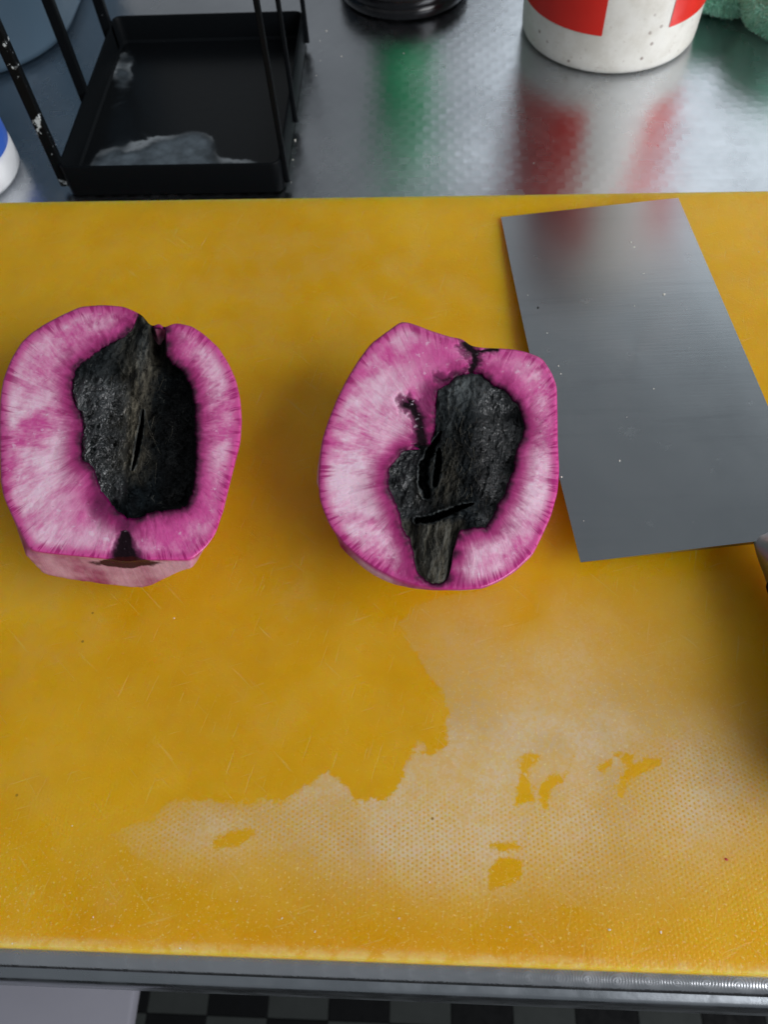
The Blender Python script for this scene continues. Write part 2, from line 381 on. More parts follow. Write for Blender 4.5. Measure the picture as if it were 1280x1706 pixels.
M_steel, M_board, M_flesh, M_rot, M_blade, M_tray, M_black, M_jar, M_cloth = mat_turned_steel(), mat_board(), mat_flesh(), mat_rot(), mat_blade(), mat_tray(), mat_black(), mat_jar(), mat_cloth()
M_satin = simple('satin_steel', (.55, .57, .59), .36, 1.0, .12, 60)
M_bolster = simple('dull_bolster_steel', (.33, .34, .35), .42, 1.0, .15, 60)
M_apron = simple('apron_steel', (.36, .39, .42), .30, 1.0, .12, 30, .1, 200)
M_handle = simple('black_handle_plastic', (.006, .006, .007), .5, 0, .3, 60, .15, 300)
M_handle.node_tree.nodes['Principled BSDF'].inputs['Specular IOR Level'].default_value = .05
M_red = simple('red_print', (.72, .022, .012), .35, 0, .10, 60)
M_tile_dark = simple('dark_floor_tile', (.003, .0035, .004), .7, 0, .4, 25, .2, 60)
M_tile_grey = simple('grey_floor_tile', (.030, .034, .033), .7, 0, .25, 25, .2, 60)
for m_ in (M_tile_dark, M_tile_grey): m_.node_tree.nodes['Principled BSDF'].inputs['Specular IOR Level'].default_value = .12
M_grout = simple('floor_grout', (.014, .015, .015), .8, 0, .3, 60)
M_lilac = simple('pale_lilac_plastic', (.27, .27, .315), .45, 0, .06, 12, .1, 120)
M_tub = simple('blue_grey_plastic', (.07, .12, .17), .35, 0, .15, 14, .1, 80)
M_white = simple('white_plastic', (.78, .80, .82), .35, 0, .06, 30)
M_blue = simple('blue_plastic', (.05, .15, .62), .35, 0, .12, 30)
M_cap = simple('glossy_black_plastic', (.006, .006, .007), .14, 0, .3, 40)
M_green = simple('green_plastic', (.02, .46, .17), .3, 0, .15, 40)
M_fibre = simple('dried_fibre', (.12, .11, .085), .6, 0, .5, 300)
M_crumb = simple('pale_crumb', (.74, .72, .64), .55, 0, .15, 400)
M_ccrumb = simple('dark_crumb', (.02, .02, .02), .6, 0, .2, 400)
M_rcrumb = simple('red_crumb', (.45, .02, .01), .4, 0, .2, 400)

# ------------------------------------------------------------ floor
FZ = -.85
floor = mesh_obj('floor', [(-3, -2.5, FZ-.004), (3, -2.5, FZ-.004), (3, 3, FZ-.004), (-3, 3, FZ-.004)], [(0, 1, 2, 3)], M_grout)
tag(floor, kind='structure')
T = .0755
def tile_mesh(name, mat):
    bm = bmesh.new(); box(bm, (-T/2+.0003, -T/2+.0003, -.008), (T/2-.0003, T/2-.0003, 0), .0006, 1)
    me = bpy.data.meshes.new(name); bm.to_mesh(me); bm.free(); me.materials.append(mat); return me
tm = [tile_mesh('tile', M_tile_dark), tile_mesh('tile', M_tile_grey)]
ox, oy = at(445, 1690, FZ)[:2]
for i in range(-5, 13):
    for j in range(-3, 6):
        o = bpy.data.objects.new('tile', tm[(i+j) % 2]); col.objects.link(o)
        o.location = (ox+(i+.5)*T, oy+(j-.55)*T, FZ+.002*random.random()*.3); o.parent = floor

# pale box standing below the table edge
BZ = -.40
bx = float(at(228, 1622, BZ)[0])
cab = empty('side_table', (bx-.2, -.05, FZ+.004))
bm = bmesh.new(); box(bm, (bx-.40, -.25, BZ-.018), (bx, .15, BZ), .003, 2)
adopt(bm_obj('top', bm, M_lilac, autosmooth=40), cab)
bm = bmesh.new(); lathe(bm, [(.060, FZ+.004), (.060, FZ+.012), (.035, FZ+.03), (.03, BZ-.03), (.06, BZ-.0185)], 40, bx-.22, -.05)
adopt(bm_obj('pedestal', bm, M_satin, autosmooth=40), cab)
tag(cab, 'plain pale lilac side table top below the front edge of the steel table', 'side table')

# ------------------------------------------------------------ steel table
table = empty('steel_worktable', (0, .42, FZ+.004))
X0, X1, YF, YB = -.85, .85, 0.0, .86
prof = [(YB, -.03), (YB, -.004), (YB-.004, 0), (YB-.006, 0), (YF+.0065, 0), (YF+.0045, 0)] + [(YF+.0045-.0045*math.sin(a), -.0045+.0045*math.cos(a)) for a in np.linspace(.2, math.pi/2, 6)] + [(YF, -.0075), (YF+.004, -.0085)]
bm = bmesh.new()
ra = [[bm.verts.new((x, y, z)) for (y, z) in prof] for x in (X0, X1)]
for k in range(len(prof)-1): bm.faces.new((ra[0][k], ra[0][k+1], ra[1][k+1], ra[1][k]))
adopt(bm_obj('tabletop', bm, M_steel, autosmooth=50), table)
bm = bmesh.new()
ap = [(YF+.004, -.0095), (YF-.002, -.0095), (YF-.0035, -.011), (YF-.006, -.045), (YF-.005, -.048), (YF+.004, -.048)]
ra = [[bm.verts.new((x, y, z)) for (y, z) in ap] for x in (X0, X1)]
for k in range(len(ap)-1): bm.faces.new((ra[0][k], ra[0][k+1], ra[1][k+1], ra[1][k]))
adopt(bm_obj('front_apron', bm, M_apron, autosmooth=50), table)
for sx in (X0+.05, X1-.05):
    for sy in (YF+.05, YB-.05):
        bm = bmesh.new(); lathe(bm, [(.019, FZ+.004), (.019, -.02)], 20, sx, sy)
        adopt(bm_obj('leg', bm, M_satin, autosmooth=40), table)
tag(table, 'stainless steel worktable with a swirl-turned top under the yellow board', 'table')

# ------------------------------------------------------------ cutting board
BT = .020
bx0, bx1, by0, by1 = -.30, .30, .0065, .3705
def poly_sd(px, py, poly):
    """signed distance in pixels, positive inside"""
    poly = np.array(poly, float); n = len(poly)
    d = np.full(px.shape, 1e9); ins = np.zeros(px.shape, bool)
    for i in range(n):
        a, b = poly[i], poly[(i+1) % n]; e = b-a
        t = np.clip(((px-a[0])*e[0]+(py-a[1])*e[1])/(e@e), 0, 1)
        d = np.minimum(d, np.hypot(px-a[0]-t*e[0], py-a[1]-t*e[1]))
        c = ((a[1] > py) != (b[1] > py)) & (px < (b[0]-a[0])*(py-a[1])/(b[1]-a[1]+1e-12)+a[0])
        ins ^= c
    return np.where(ins, d, -d)
def project(P):
    d = P-CP; z = d@CF
    return 640+FPX*(d@CR)/z, 853-FPX*(d@CU)/z
def sstep(x, a, b):
    t = np.clip((x-a)/(b-a), 0, 1); return t*t*(3-2*t)
nx, ny = 400, 244
gx, gy = np.meshgrid(np.linspace(bx0, bx1, nx), np.linspace(by0, by1, ny))
V = np.stack([gx.ravel(), gy.ravel(), np.full(gx.size, BT)], 1)
px, py = project(V)
main = [(690, 1010), (668, 1040), (690, 1090), (722, 1128), (747, 1160), (745, 1190), (736, 1200), (742, 1240), (716, 1250), (704, 1240), (670, 1275), (664, 1318), (636, 1330), (612, 1336), (592, 1336), (585, 1306), (566, 1298), (545, 1290), (512, 1305), (480, 1332), (440, 1338), (400, 1336), (360, 1331), (330, 1338), (298, 1330), (270, 1352), (225, 1372), (180, 1388), (220, 1420), (300, 1470), (420, 1540), (600, 1640), (1500, 1660), (1500, 980), (1000, 950), (800, 985)]
islands = [[(862, 1262), (893, 1258), (882, 1285), (888, 1335), (862, 1338), (866, 1290)],
           [(893, 1310), (915, 1296), (938, 1290), (952, 1262), (960, 1256), (944, 1300), (922, 1310), (910, 1342), (900, 1328)],
           [(1000, 1280), (1030, 1252), (1056, 1258), (1050, 1270), (1030, 1264), (1008, 1284)],
           [(1050, 1278), (1080, 1262), (1108, 1260), (1112, 1272), (1080, 1284), (1052, 1290), (1036, 1330), (1034, 1310)],
           [(808, 1445), (846, 1430), (874, 1434), (866, 1462), (820, 1482)], [(352, 1402), (390, 1386), (424, 1376), (426, 1390), (400, 1408), (356, 1412)],
           [(932, 1516), (970, 1516), (994, 1545), (966, 1560), (942, 1540)], [(820, 1408), (868, 1404), (872, 1412), (840, 1418)]]
sd = poly_sd(px, py, main)
for isl in islands: sd = np.minimum(sd, -poly_sd(px, py, isl))
sdmm = sd*.24
G = lambda cx, cy, sx, sy: np.exp(-((px-cx)/sx)**2-((py-cy)/sy)**2)
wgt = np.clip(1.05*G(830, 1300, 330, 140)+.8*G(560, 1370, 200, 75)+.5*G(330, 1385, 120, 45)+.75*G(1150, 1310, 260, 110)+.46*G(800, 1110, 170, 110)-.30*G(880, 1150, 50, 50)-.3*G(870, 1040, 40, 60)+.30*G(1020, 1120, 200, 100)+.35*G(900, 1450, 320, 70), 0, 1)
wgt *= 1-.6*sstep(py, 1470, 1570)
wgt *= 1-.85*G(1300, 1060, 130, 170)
dots = np.clip(sstep(py, 1270, 1380) + .9*sstep(px, 950, 1150)*sstep(py, 1190, 1270), 0, 1)
haze = np.clip(.8*G(60, 1030, 120, 90)+.5*G(30, 1300, 70, 60)+.6*G(900, 1080, 200, 120)+.5*G(560, 460, 320, 110)+.4*G(1230, 420, 100, 80)+.3*G(450, 1180, 120, 80)+.6*G(500, 1000, 60, 40)+.45*G(180, 1480, 160, 70)+.25, 0, 1)
rimf = np.maximum.reduce([1-sstep(gy.ravel()-by0, .0005, .0035), .6*(1-sstep(by1-gy.ravel(), .0003, .002))])
front = sstep(py, 1330, 1480)
idx = np.arange(nx*ny).reshape(ny, nx)
q = np.stack([idx[:-1, :-1], idx[:-1, 1:], idx[1:, 1:], idx[1:, :-1]], -1).reshape(-1, 4)
# chamfered rim and sides
loop = np.concatenate([idx[0, :], idx[1:, -1], idx[-1, -2::-1], idx[-2:0:-1, 0]])
c0 = np.array([(bx0+bx1)/2, (by0+by1)/2])
half = np.array([(bx1-bx0)/2, (by1-by0)/2])
def ringpts(grow, z):
    P = V[loop].copy(); P[:, :2] = c0 + (P[:, :2]-c0)*((half+grow)/half); P[:, 2] = z; return P
n0 = len(V); nl = len(loop)
extra = [ringpts(.0006, BT-.0003), ringpts(.0010, BT-.0010), ringpts(.0010, .0016), ringpts(.0, .0006)]
VV = np.concatenate([V]+extra)
faces = [tuple(r) for r in q]
prev = loop
for k in range(4):
    cur = n0+k*nl+np.arange(nl)
    for i in range(nl): faces.append((prev[i], cur[i], cur[(i+1) % nl], prev[(i+1) % nl]))
    prev = cur
faces.append(tuple(prev[::-1]))
pad = lambda a, v=0.0: np.concatenate([a, np.full(len(VV)-len(a), v)])
# faint warp and knife wear so that the sheet is not a perfect plane
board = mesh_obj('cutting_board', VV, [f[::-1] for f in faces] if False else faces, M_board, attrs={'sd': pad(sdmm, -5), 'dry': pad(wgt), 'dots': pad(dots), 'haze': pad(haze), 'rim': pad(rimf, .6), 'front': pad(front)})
tag(board, 'thick yellow plastic cutting board, wet with a whitish dry patch at the front', 'cutting board')

# ------------------------------------------------------------ radish halves
def radial(points, c, th):
    p = np.array(points, float)-np.array(c, float)
    a = np.arctan2(p[:, 1], p[:, 0]); r = np.hypot(p[:, 0], p[:, 1]); o = np.argsort(a); a, r = a[o], r[o]
    # interpolate along straight segments
    out = np.empty(len(th)); n = len(a)
    for k, t in enumerate(th):
        i = np.searchsorted(a, t) % n; j = (i-1) % n
        p0 = np.array([math.cos(a[j])*r[j], math.sin(a[j])*r[j]]); p1 = np.array([math.cos(a[i])*r[i], math.sin(a[i])*r[i]])
        dr_ = np.array([math.cos(t), math.sin(t)]); e = p1-p0
        den = dr_[0]*e[1]-dr_[1]*e[0]
        out[k] = (p0[0]*e[1]-p0[1]*e[0])/den if abs(den) > 1e-9 else r[i]
    return out
def smooth_ring(r, n):
    for _ in range(n): r = .25*np.roll(r, 1)+.5*r+.25*np.roll(r, -1)
    return r
def fbm1(th, f, seed):
    rs = np.random.RandomState(seed); v = 0
    for k in range(5):
        fr = int(f*2**k); v = v + np.sin(fr*th+rs.rand()*7)*rs.uniform(.5, 1)/(1.6**k)
    return v/2
def noise2(x, y, f, seed, octs=5, gain=.55):
    """lattice value noise, x y arrays"""
    rs = np.random.RandomState(seed); tab = rs.rand(256, 256); v = 0; amp = 1; tot = 0
    for k in range(octs):
        X, Y = x*f*2**k+17.3*k, y*f*2**k+5.1*k
        xi, yi = np.floor(X).astype(int), np.floor(Y).astype(int); fx, fy = X-xi, Y-yi
        fx, fy = fx*fx*(3-2*fx), fy*fy*(3-2*fy)
        g = lambda a, b: tab[a % 256, b % 256]
        v = v+amp*((g(xi, yi)*(1-fx)+g(xi+1, yi)*fx)*(1-fy)+(g(xi, yi+1)*(1-fx)+g(xi+1, yi+1)*fx)*fy); tot += amp; amp *= gain
    return v/tot
def seg_d(x, y, pts):
    d = np.full(np.shape(x), 1e9)
    for (ax, ay), (bx_, by_) in zip(pts, pts[1:]):
        ex, ey = bx_-ax, by_-ay; t = np.clip(((x-ax)*ex+(y-ay)*ey)/(ex*ex+ey*ey), 0, 1)
        d = np.minimum(d, np.hypot(x-ax-t*ex, y-ay-t*ey))
    return d

def radish(name, off, sc, outer, core, c, zc, nat, planes, coreh, blotf, stainf, bleed, ink, palef, seed, label, group, und, fibre):
    N, K = 512, 84
    th = np.linspace(-math.pi, math.pi, N, endpoint=False)
    ro = smooth_ring(radial(outer, c, th), 8)
    rc = smooth_ring(radial(core, c, th), 1)
    rc = rc*(1+.012*fbm1(th, 23, seed)+.010*fbm1(th, 61, seed+1))
    rc = np.minimum(rc, ro-3)
    root = empty(name, (0, 0, 0))
    to = lambda zx, zy, z: at(off[0]+zx*sc, off[1]+zy*sc, z)
    mm = sc*.235
    # ---- face
    s = np.linspace(0, 1, K)**.9
    R = rc[None]+(ro-rc)[None]*s[:, None]
    ZX, ZY = c[0]+R*np.cos(th), c[1]+R*np.sin(th)
    dr = (ro[None]-R)*mm; dc = np.maximum(0, (R-rc[None]))*mm
    # true distance to the heart outline, not only along the ray
    cp = np.stack([c[0]+rc*np.cos(th), c[1]+rc*np.sin(th)], 1)[::4]
    dmin = np.full(R.shape, 1e9)
    for q_ in cp: dmin = np.minimum(dmin, np.hypot(ZX-q_[0], ZY-q_[1]))
    dc = np.minimum(dc, dmin*mm); 
    Z = zc + .0007*(noise2(ZX, ZY, 1/150, seed+3)-.5) - .0006*np.exp(-dr/.5) - .0012*np.exp(-dc/.9)
    bl = blotf(ZX, ZY)
    thin = np.broadcast_to(1-sstep((ro-rc)*mm, .5, 1.6), R.shape)
    bl = np.maximum(bl, thin*1.2)
    Z = Z - .0007*np.clip(bl, 0, 1)*(.6+.8*noise2(ZX, ZY, 1/14, seed+9))
    P = to(ZX, ZY, Z).reshape(-1, 3)
    verts = [P]; faces = []
    id_ = np.arange(N*K).reshape(K, N)
    def quad(a, b):
        return np.stack([a, np.roll(a, -1), np.roll(b, -1), b], 1)
    for k in range(K-1): faces += list(quad(id_[k+1], id_[k]))
    A = dict(rho=[(np.broadcast_to(s[:, None], R.shape)).ravel()], dc=[dc.ravel()], dr=[dr.ravel()], side=[np.zeros(N*K)], trim=[np.zeros(N*K)], blot=[bl.ravel()], stain=[stainf(ZX, ZY).ravel()], pale=[palef(ZX, ZY).ravel()])
    cnt = N*K
    # ---- wall going down inside the heart
    wall = to(c[0]+(rc-2)*np.cos(th), c[1]+(rc-2)*np.sin(th), zc-.022); verts.append(wall)
    faces += list(quad(id_[0], cnt+np.arange(N))); 
    for k_, v_ in (('rho', 0), ('dc', 0), ('dr', 20), ('side', 0), ('trim', 0), ('blot', 1), ('stain', 0), ('pale', 0)): A[k_].append(np.full(N, float(v_)))
    cnt += N
    # ---- body below the face
    cw = to(c[0], c[1], zc)[:2]
    rn = smooth_ring(radial(outer, c, th)*nat(th), 6)
    Wn = to(c[0]+rn*np.cos(th), c[1]+rn*np.sin(th), zc)[:, :2]-cw
    W0 = P.reshape(K, N, 3)[-1]
    prev = id_[-1]; nb = 40
    for k in range(1, nb+1):
        t = (k/nb)
        sc_ = (math.sqrt(1-.86*t**2)*(1-und(th)*min(1, 2.6*t)))[:, None]
        z = W0[:, 2]*(1-t)+(BT+.0004)*t
        p2 = Wn*sc_
        trimv = np.zeros(N)
        for (nx_, ny_, cc, lean) in planes:
            h = p2@np.array([nx_, ny_])-(cc-lean*t)
            m_ = h > 0
            p2 = np.where(m_[:, None], p2*(((cc-lean*t)/np.maximum(1e-6, p2@np.array([nx_, ny_])))[:, None]), p2)
            if lean >= 0 and cc == planes[0][2]: trimv = np.where(m_, 1.0, trimv)
        if k <= 3:
            f_ = k/3.0; xy = (W0[:, :2]-cw)*(1-f_)+p2*f_
        else: xy = p2
        xy = xy*(1+.004*fbm1(th, 9, seed+5)[:, None]*min(1, k/6))
        cur = cnt+np.arange(N)
        verts.append(np.concatenate([cw+xy, z[:, None]], 1))
        faces += list(quad(cur, prev)); prev = cur; cnt += N
        A['rho'].append(np.ones(N)); A['dc'].append(np.full(N, 40.)); A['dr'].append(np.zeros(N)); A['side'].append(np.full(N, min(1, k/1.0))); A['trim'].append(trimv*min(1, k/2))
        A['blot'].append((1-sstep((ro-rc)*mm, .5, 1.6))*1.2*max(0., 1-k/16)); A['pale'].append(np.zeros(N))
        ax, ay = project(np.concatenate([cw+xy, z[:, None]], 1)); A['stain'].append(stainf((ax-off[0])/sc, (ay-off[1])/sc))
    faces.append(tuple(prev[::-1]))
    A = {k_: np.concatenate(v_) for k_, v_ in A.items()}
    VV = np.concatenate(verts)
    dirv = np.zeros((len(VV), 3)); tt = np.tile(th, len(VV)//N); dirv[:, 0] = np.cos(tt); dirv[:, 1] = np.sin(tt)
    fl = mesh_obj('flesh', VV, faces, M_flesh, root, attrs={'dir': dirv, 'pol': np.stack([A['rho'], A['dc'], A['dr']], 1), 'blot': A['blot'], 'side': A['side'], 'trim': A['trim'], 'stain': A['stain'], 'pale': A['pale'], 'bleed': np.full(len(VV), bleed), 'ink': np.full(len(VV), ink), 'seed': np.full(len(VV), float(seed))})
    # ---- rotten heart
    K2 = 110; s2 = np.linspace(0, 1, K2)[1:]
    R2 = (rc+1.5)[None]*s2[:, None]
    CX, CY = c[0]+R2*np.cos(th), c[1]+R2*np.sin(th)
    dd = np.maximum(0, rc[None]-R2)*mm
    h, ridge, gloss, grey, pit = coreh(CX, CY, dd)
    PV = to(CX, CY, zc+h*.001).reshape(-1, 3)
    ch, r0, g0, y0, p0 = coreh(np.array([float(c[0])]), np.array([float(c[1])]), np.array([20.]))
    PV = np.concatenate([to(np.array([c[0]]), np.array([c[1]]), zc+ch*.001), PV])
    i2 = 1+np.arange(N*(K2-1)).reshape(K2-1, N)
    F2 = [(0, i2[0][(i+1) % N], i2[0][i]) for i in range(N)][::-1]
    F2 = [(f_[0], f_[2], f_[1]) for f_ in F2]
    for k in range(K2-2): F2 += list(quad(i2[k+1], i2[k]))
    cat1 = lambda a, b: np.concatenate([b, a.ravel()])
    rot = mesh_obj('rotten_core', PV, F2, M_rot, root, attrs={'ridge': cat1(ridge, r0), 'gloss': cat1(gloss, g0), 'grey': cat1(grey, y0), 'pit': cat1(pit, p0), 'seed': np.full(len(PV), float(seed))})
    # ---- dried fibres lying on the heart
    rs = np.random.RandomState(seed+50); fv = []; ff = []
    for _ in range(90):
        x0, y0, ln = fibre(rs); n_ = 7; ts = np.linspace(0, 1, n_)
        a0 = rs.normal(0, .25); bend = rs.normal(0, .5)
        fx = x0+np.sin(a0+bend*ts)*ln*ts; fy = y0+np.cos(a0+bend*ts)*ln*ts
        th_ = np.arctan2(fy-c[1], fx-c[0]); rr_ = np.interp(th_, th, rc)
        if np.any(np.hypot(fx-c[0], fy-c[1]) > rr_-8): continue
        hh = coreh(fx, fy, np.full(n_, 20.))[0]
        hh = np.minimum(hh, hh.mean()+1)+.15+rs.uniform(0, .7)*ts**2
        for w_ in range(n_):
            rad = .7*(1-.7*ts[w_])
            for q_ in range(3):
                fv.append(to(fx[w_]+rad*math.cos(q_*2.09), fy[w_], zc+(hh[w_]+.12*math.sin(q_*2.09)*(1-.6*ts[w_]))*.001))
        b0 = len(fv)-3*n_
        for w_ in range(n_-1):
            for q_ in range(3):
                a_ = b0+3*w_+q_; b_ = b0+3*w_+(q_+1) % 3; ff.append((a_, b_, b_+3, a_+3))
    fib_o = mesh_obj('fibres', fv, ff, M_fibre, root); fib_o['kind'] = 'stuff'
    base = np.array([cw[0], cw[1], BT])
    root.location = base
    for ch_ in (fl, rot, fib_o): ch_.parent = root; ch_.matrix_parent_inverse = Matrix.Translation(base).inverted()
    tag(root, label, 'vegetable', group)
    return root, to

# left half (traced in pixels of an enlargement: px = off + sc*z)
oL, sL = (0, 480), .34375
outL = [(690, 132), (640, 108), (600, 90), (500, 82), (390, 90), (300, 130), (215, 175), (150, 218), (100, 265), (50, 350), (15, 440), (0, 530), (-4, 620), (-4, 720), (0, 860), (2, 930), (15, 1010), (45, 1080), (90, 1170), (145, 1272), (250, 1287), (380, 1300), (510, 1312), (600, 1325), (700, 1318), (800, 1318), (925, 1318), (1000, 1255), (1045, 1190), (1068, 1120), (1085, 1060), (1110, 960), (1135, 860), (1165, 740), (1172, 640), (1165, 540), (1145, 450), (1110, 370), (1060, 290), (990, 225), (930, 185), (850, 168), (788, 155), (778, 200), (738, 190), (712, 165)]
corL = [(672, 130), (640, 200), (600, 240), (520, 275), (460, 320), (400, 360), (365, 400), (350, 450), (350, 520), (365, 570), (395, 610), (405, 680), (395, 740), (395, 830), (430, 850), (460, 880), (470, 930), (490, 980), (520, 1020), (560, 1070), (615, 1115), (680, 1110), (750, 1080), (840, 1075), (900, 1055), (930, 1000), (945, 900), (950, 780), (945, 680), (945, 580), (925, 480), (890, 410), (840, 370), (805, 330), (800, 270), (800, 195), (775, 197), (740, 192), (712, 165)]
def natL(th):
    b = 1+.035*np.exp(-((np.angle(np.exp(1j*(th-2.5))))/.55)**2)+.03*np.exp(-((np.angle(np.exp(1j*(th+2.45))))/.3)**2)
    b = b+.17*np.exp(-((np.angle(np.exp(1j*(th-1.75))))/.62)**2)
    return b
def coreL(x, y, d):
    n = noise2(x, y, 1/55, 11); n2 = noise2(x, y, 1/16, 12, 4); st = noise2(x, y/5, 1/14, 13, 4)
    xr = 655+.06*(y-700)*0-35*sstep(y, 250, 900)+55*sstep(520-y, 0, 350)     # crest line of the dried fibre bundle
    u = (x-xr)
    h = -1.0 - 5.5*sstep(u, 10, 120) - 4.5*sstep(u, 60, 250) - 3.2*np.exp(-((u+75)/55)**2)
    h += 2.0*np.exp(-(u/70)**2)
    h += (n-.5)*4.6 + (n2-.5)*2.4 + (st-.5)*1.0*np.exp(-(u/140)**2)
    rdg = 1-np.abs(2*noise2(x+.35*y, y*.55, 1/34, 14, 3)-1)
    wetm = sstep(-u, -20, 60)*sstep(y, 360, 470)*sstep(1090-y, 0, 120)
    h += wetm*(rdg-.7)*3.6
    ch = np.exp(-((x-758)/34)**2)*sstep(430-y, 0, 140)                      # hollow stem channel at the top
    h -= 9*ch
    slit = seg_d(x, y, [(692, 590), (688, 650), (672, 740), (655, 830), (640, 882)])
    wd = (6+9*n2)*np.clip(1-((y-735)/155)**2, 0, 1)**.7+.5
    pit = 1-sstep(slit, wd*.55, wd*1.25)
    lip = np.exp(-((slit-wd-4)/4)**2)*(np.abs(y-735) < 150)
    h -= 9*pit; h += .8*np.exp(-((slit-wd-9)/7)**2)*(np.abs(y-735) < 150)
    h = h*sstep(d, -.5, 1.6)+(-1.7-1.2*sstep(u, 0, 150))*(1-sstep(d, -.5, 1.6))
    ridge = np.clip(np.exp(-((u-5)/75)**2)*1.0*sstep(980-y, 0, 160)+.8*np.exp(-((x-720)/90)**2)*sstep(470-y, 0, 200), 0, 1)*np.clip(st*2.0-.1, 0, 1)
    gloss = np.clip(1.0*sstep(-u, -20, 70)*sstep(y, 380, 520)*sstep(1080-y, 0, 120)+.25*sstep(u, 120, 240), 0, 1)*np.clip(.4+n, 0, 1)
    grey = .75*np.exp(-((x-680)/45)**2-((y-260)/130)**2)+.3*np.exp(-((x-470)/110)**2-((y-440)/100)**2)
    pit = np.clip(pit+.75*ch+.6*sstep(u, 60, 200)*sstep(y, 380, 520), 0, 1)
    blue = np.clip(.30*sstep(-u, -10, 90)*np.clip(1.5*n-.2, 0, 1), 0, 1)
    return h, ridge, gloss, np.clip(np.maximum(np.maximum(grey, blue), lip*.8*n2*1.6), 0, 1), pit
def blotL(x, y):
    x, y = x+30*(noise2(x, y, 1/40, 33)-.5), y+30*(noise2(x, y, 1/40, 34)-.5)
    b = np.clip(1-seg_d(x, y, [(600, 1180), (610, 1300)])/ (18+.62*np.clip(y-1150, 0, 200)), 0, 1)*(y < 1345)*1.7
    b = np.maximum(b, .62*np.exp(-((x-490)/75)**2-((y-1050)/110)**2))
    b = np.maximum(b, .6*np.exp(-((x-600)/60)**2-((y-1150)/70)**2))
    return np.clip(b, 0, 1.3)
def stainL(x, y):
    return np.clip(1.15*np.exp(-((x-600)/190)**2-((y-1330)/17)**2)+1.0*np.exp(-((x-610)/75)**2-((y-1325)/32)**2), 0, 1.2)
def paleL(x, y): return np.clip(.80+.35*np.exp(-((x-120)/160)**2-((y-850)/330)**2)-.55*np.exp(-((x-420)/130)**2-((y-1010)/170)**2)-.5*np.exp(-((x-760)/150)**2-((y-1180)/80)**2)+.25*np.exp(-((x-950)/90)**2-((y-1270)/50)**2)+.15*np.exp(-((x-1020)/60)**2-((y-650)/200)**2), 0, 1.25)
# trim plane of the root end, in metres from the centre of the half
ZL, ZR = BT+.040, BT+.040
def plane_from(off, sc, c, zc, a, b, lean):
    cw = at(off[0]+c[0]*sc, off[1]+c[1]*sc, zc)[:2]
    pa, pb = at(off[0]+a[0]*sc, off[1]+a[1]*sc, zc)[:2]-cw, at(off[0]+b[0]*sc, off[1]+b[1]*sc, zc)[:2]-cw
    e = (pb-pa)/np.linalg.norm(pb-pa); n = np.array([e[1], -e[0]])
    if n@pa < 0: n = -n
    return (n[0], n[1], float(n@pa), lean)
cL = (650, 690)
plL = [plane_from(oL, sL, cL, ZL, (145, 1272), (925, 1322), -.006), plane_from(oL, sL, cL, ZL, (-30, 900), (110, 1300), .004), plane_from(oL, sL, cL, ZL, (920, 1330), (1120, 1000), .006), plane_from(oL, sL, cL, ZL, (40, 330), (330, 90), .003)]
radish('radish_half', oL, sL, outL, corL, cL, ZL, natL, plL, coreL, blotL, stainL, 12.0, 3.8, paleL, 3,
       'magenta radish half with its lower end cut flat and a slit black heart', 'halves of a cut rotten radish',
       lambda th: .32*np.exp(-((th-.75)/.5)**2)+.20*np.exp(-((th+.1)/.55)**2),
       lambda rs: (rs.normal(660, 55), rs.uniform(260, 900), rs.uniform(30, 130)))

oR, sR = (500, 500), .359375
outR = [(472, 96), (440, 120), (330, 200), (270, 280), (215, 370), (170, 460), (130, 560), (105, 640), (92, 740), (85, 840), (90, 920), (110, 980), (140, 1050), (205, 1130), (280, 1195), (350, 1243), (440, 1290), (540, 1322), (640, 1338), (750, 1342), (850, 1335), (930, 1300), (1000, 1255), (1080, 1180), (1125, 1090), (1165, 1000), (1195, 890), (1203, 790), (1196, 650), (1195, 540), (1192, 400), (1170, 340), (1125, 270), (1050, 240), (990, 228), (920, 224), (850, 222), (790, 212), (755, 180), (700, 172), (600, 140), (530, 112)]
corR = [(800, 338), (730, 355), (690, 390), (640, 420), (630, 500), (628, 600), (600, 680), (560, 690), (520, 670), (480, 700), (440, 750), (415, 780), (410, 850), (425, 900), (455, 960), (475, 1050), (510, 1110), (530, 1180), (545, 1265), (590, 1308), (650, 1314), (690, 1280), (705, 1200), (720, 1120), (740, 1065), (800, 1055), (860, 1050), (890, 1010), (920, 940), (955, 890), (960, 850), (990, 790), (1000, 700), (1030, 640), (1040, 570), (1010, 490), (960, 430), (890, 390), (840, 350)]
def natR(th):
    b = 1+.03*np.exp(-((np.angle(np.exp(1j*(th-3.05))))/.5)**2)
    b = b+.045*np.exp(-((np.angle(np.exp(1j*(th-2.15))))/.42)**2)
    return b
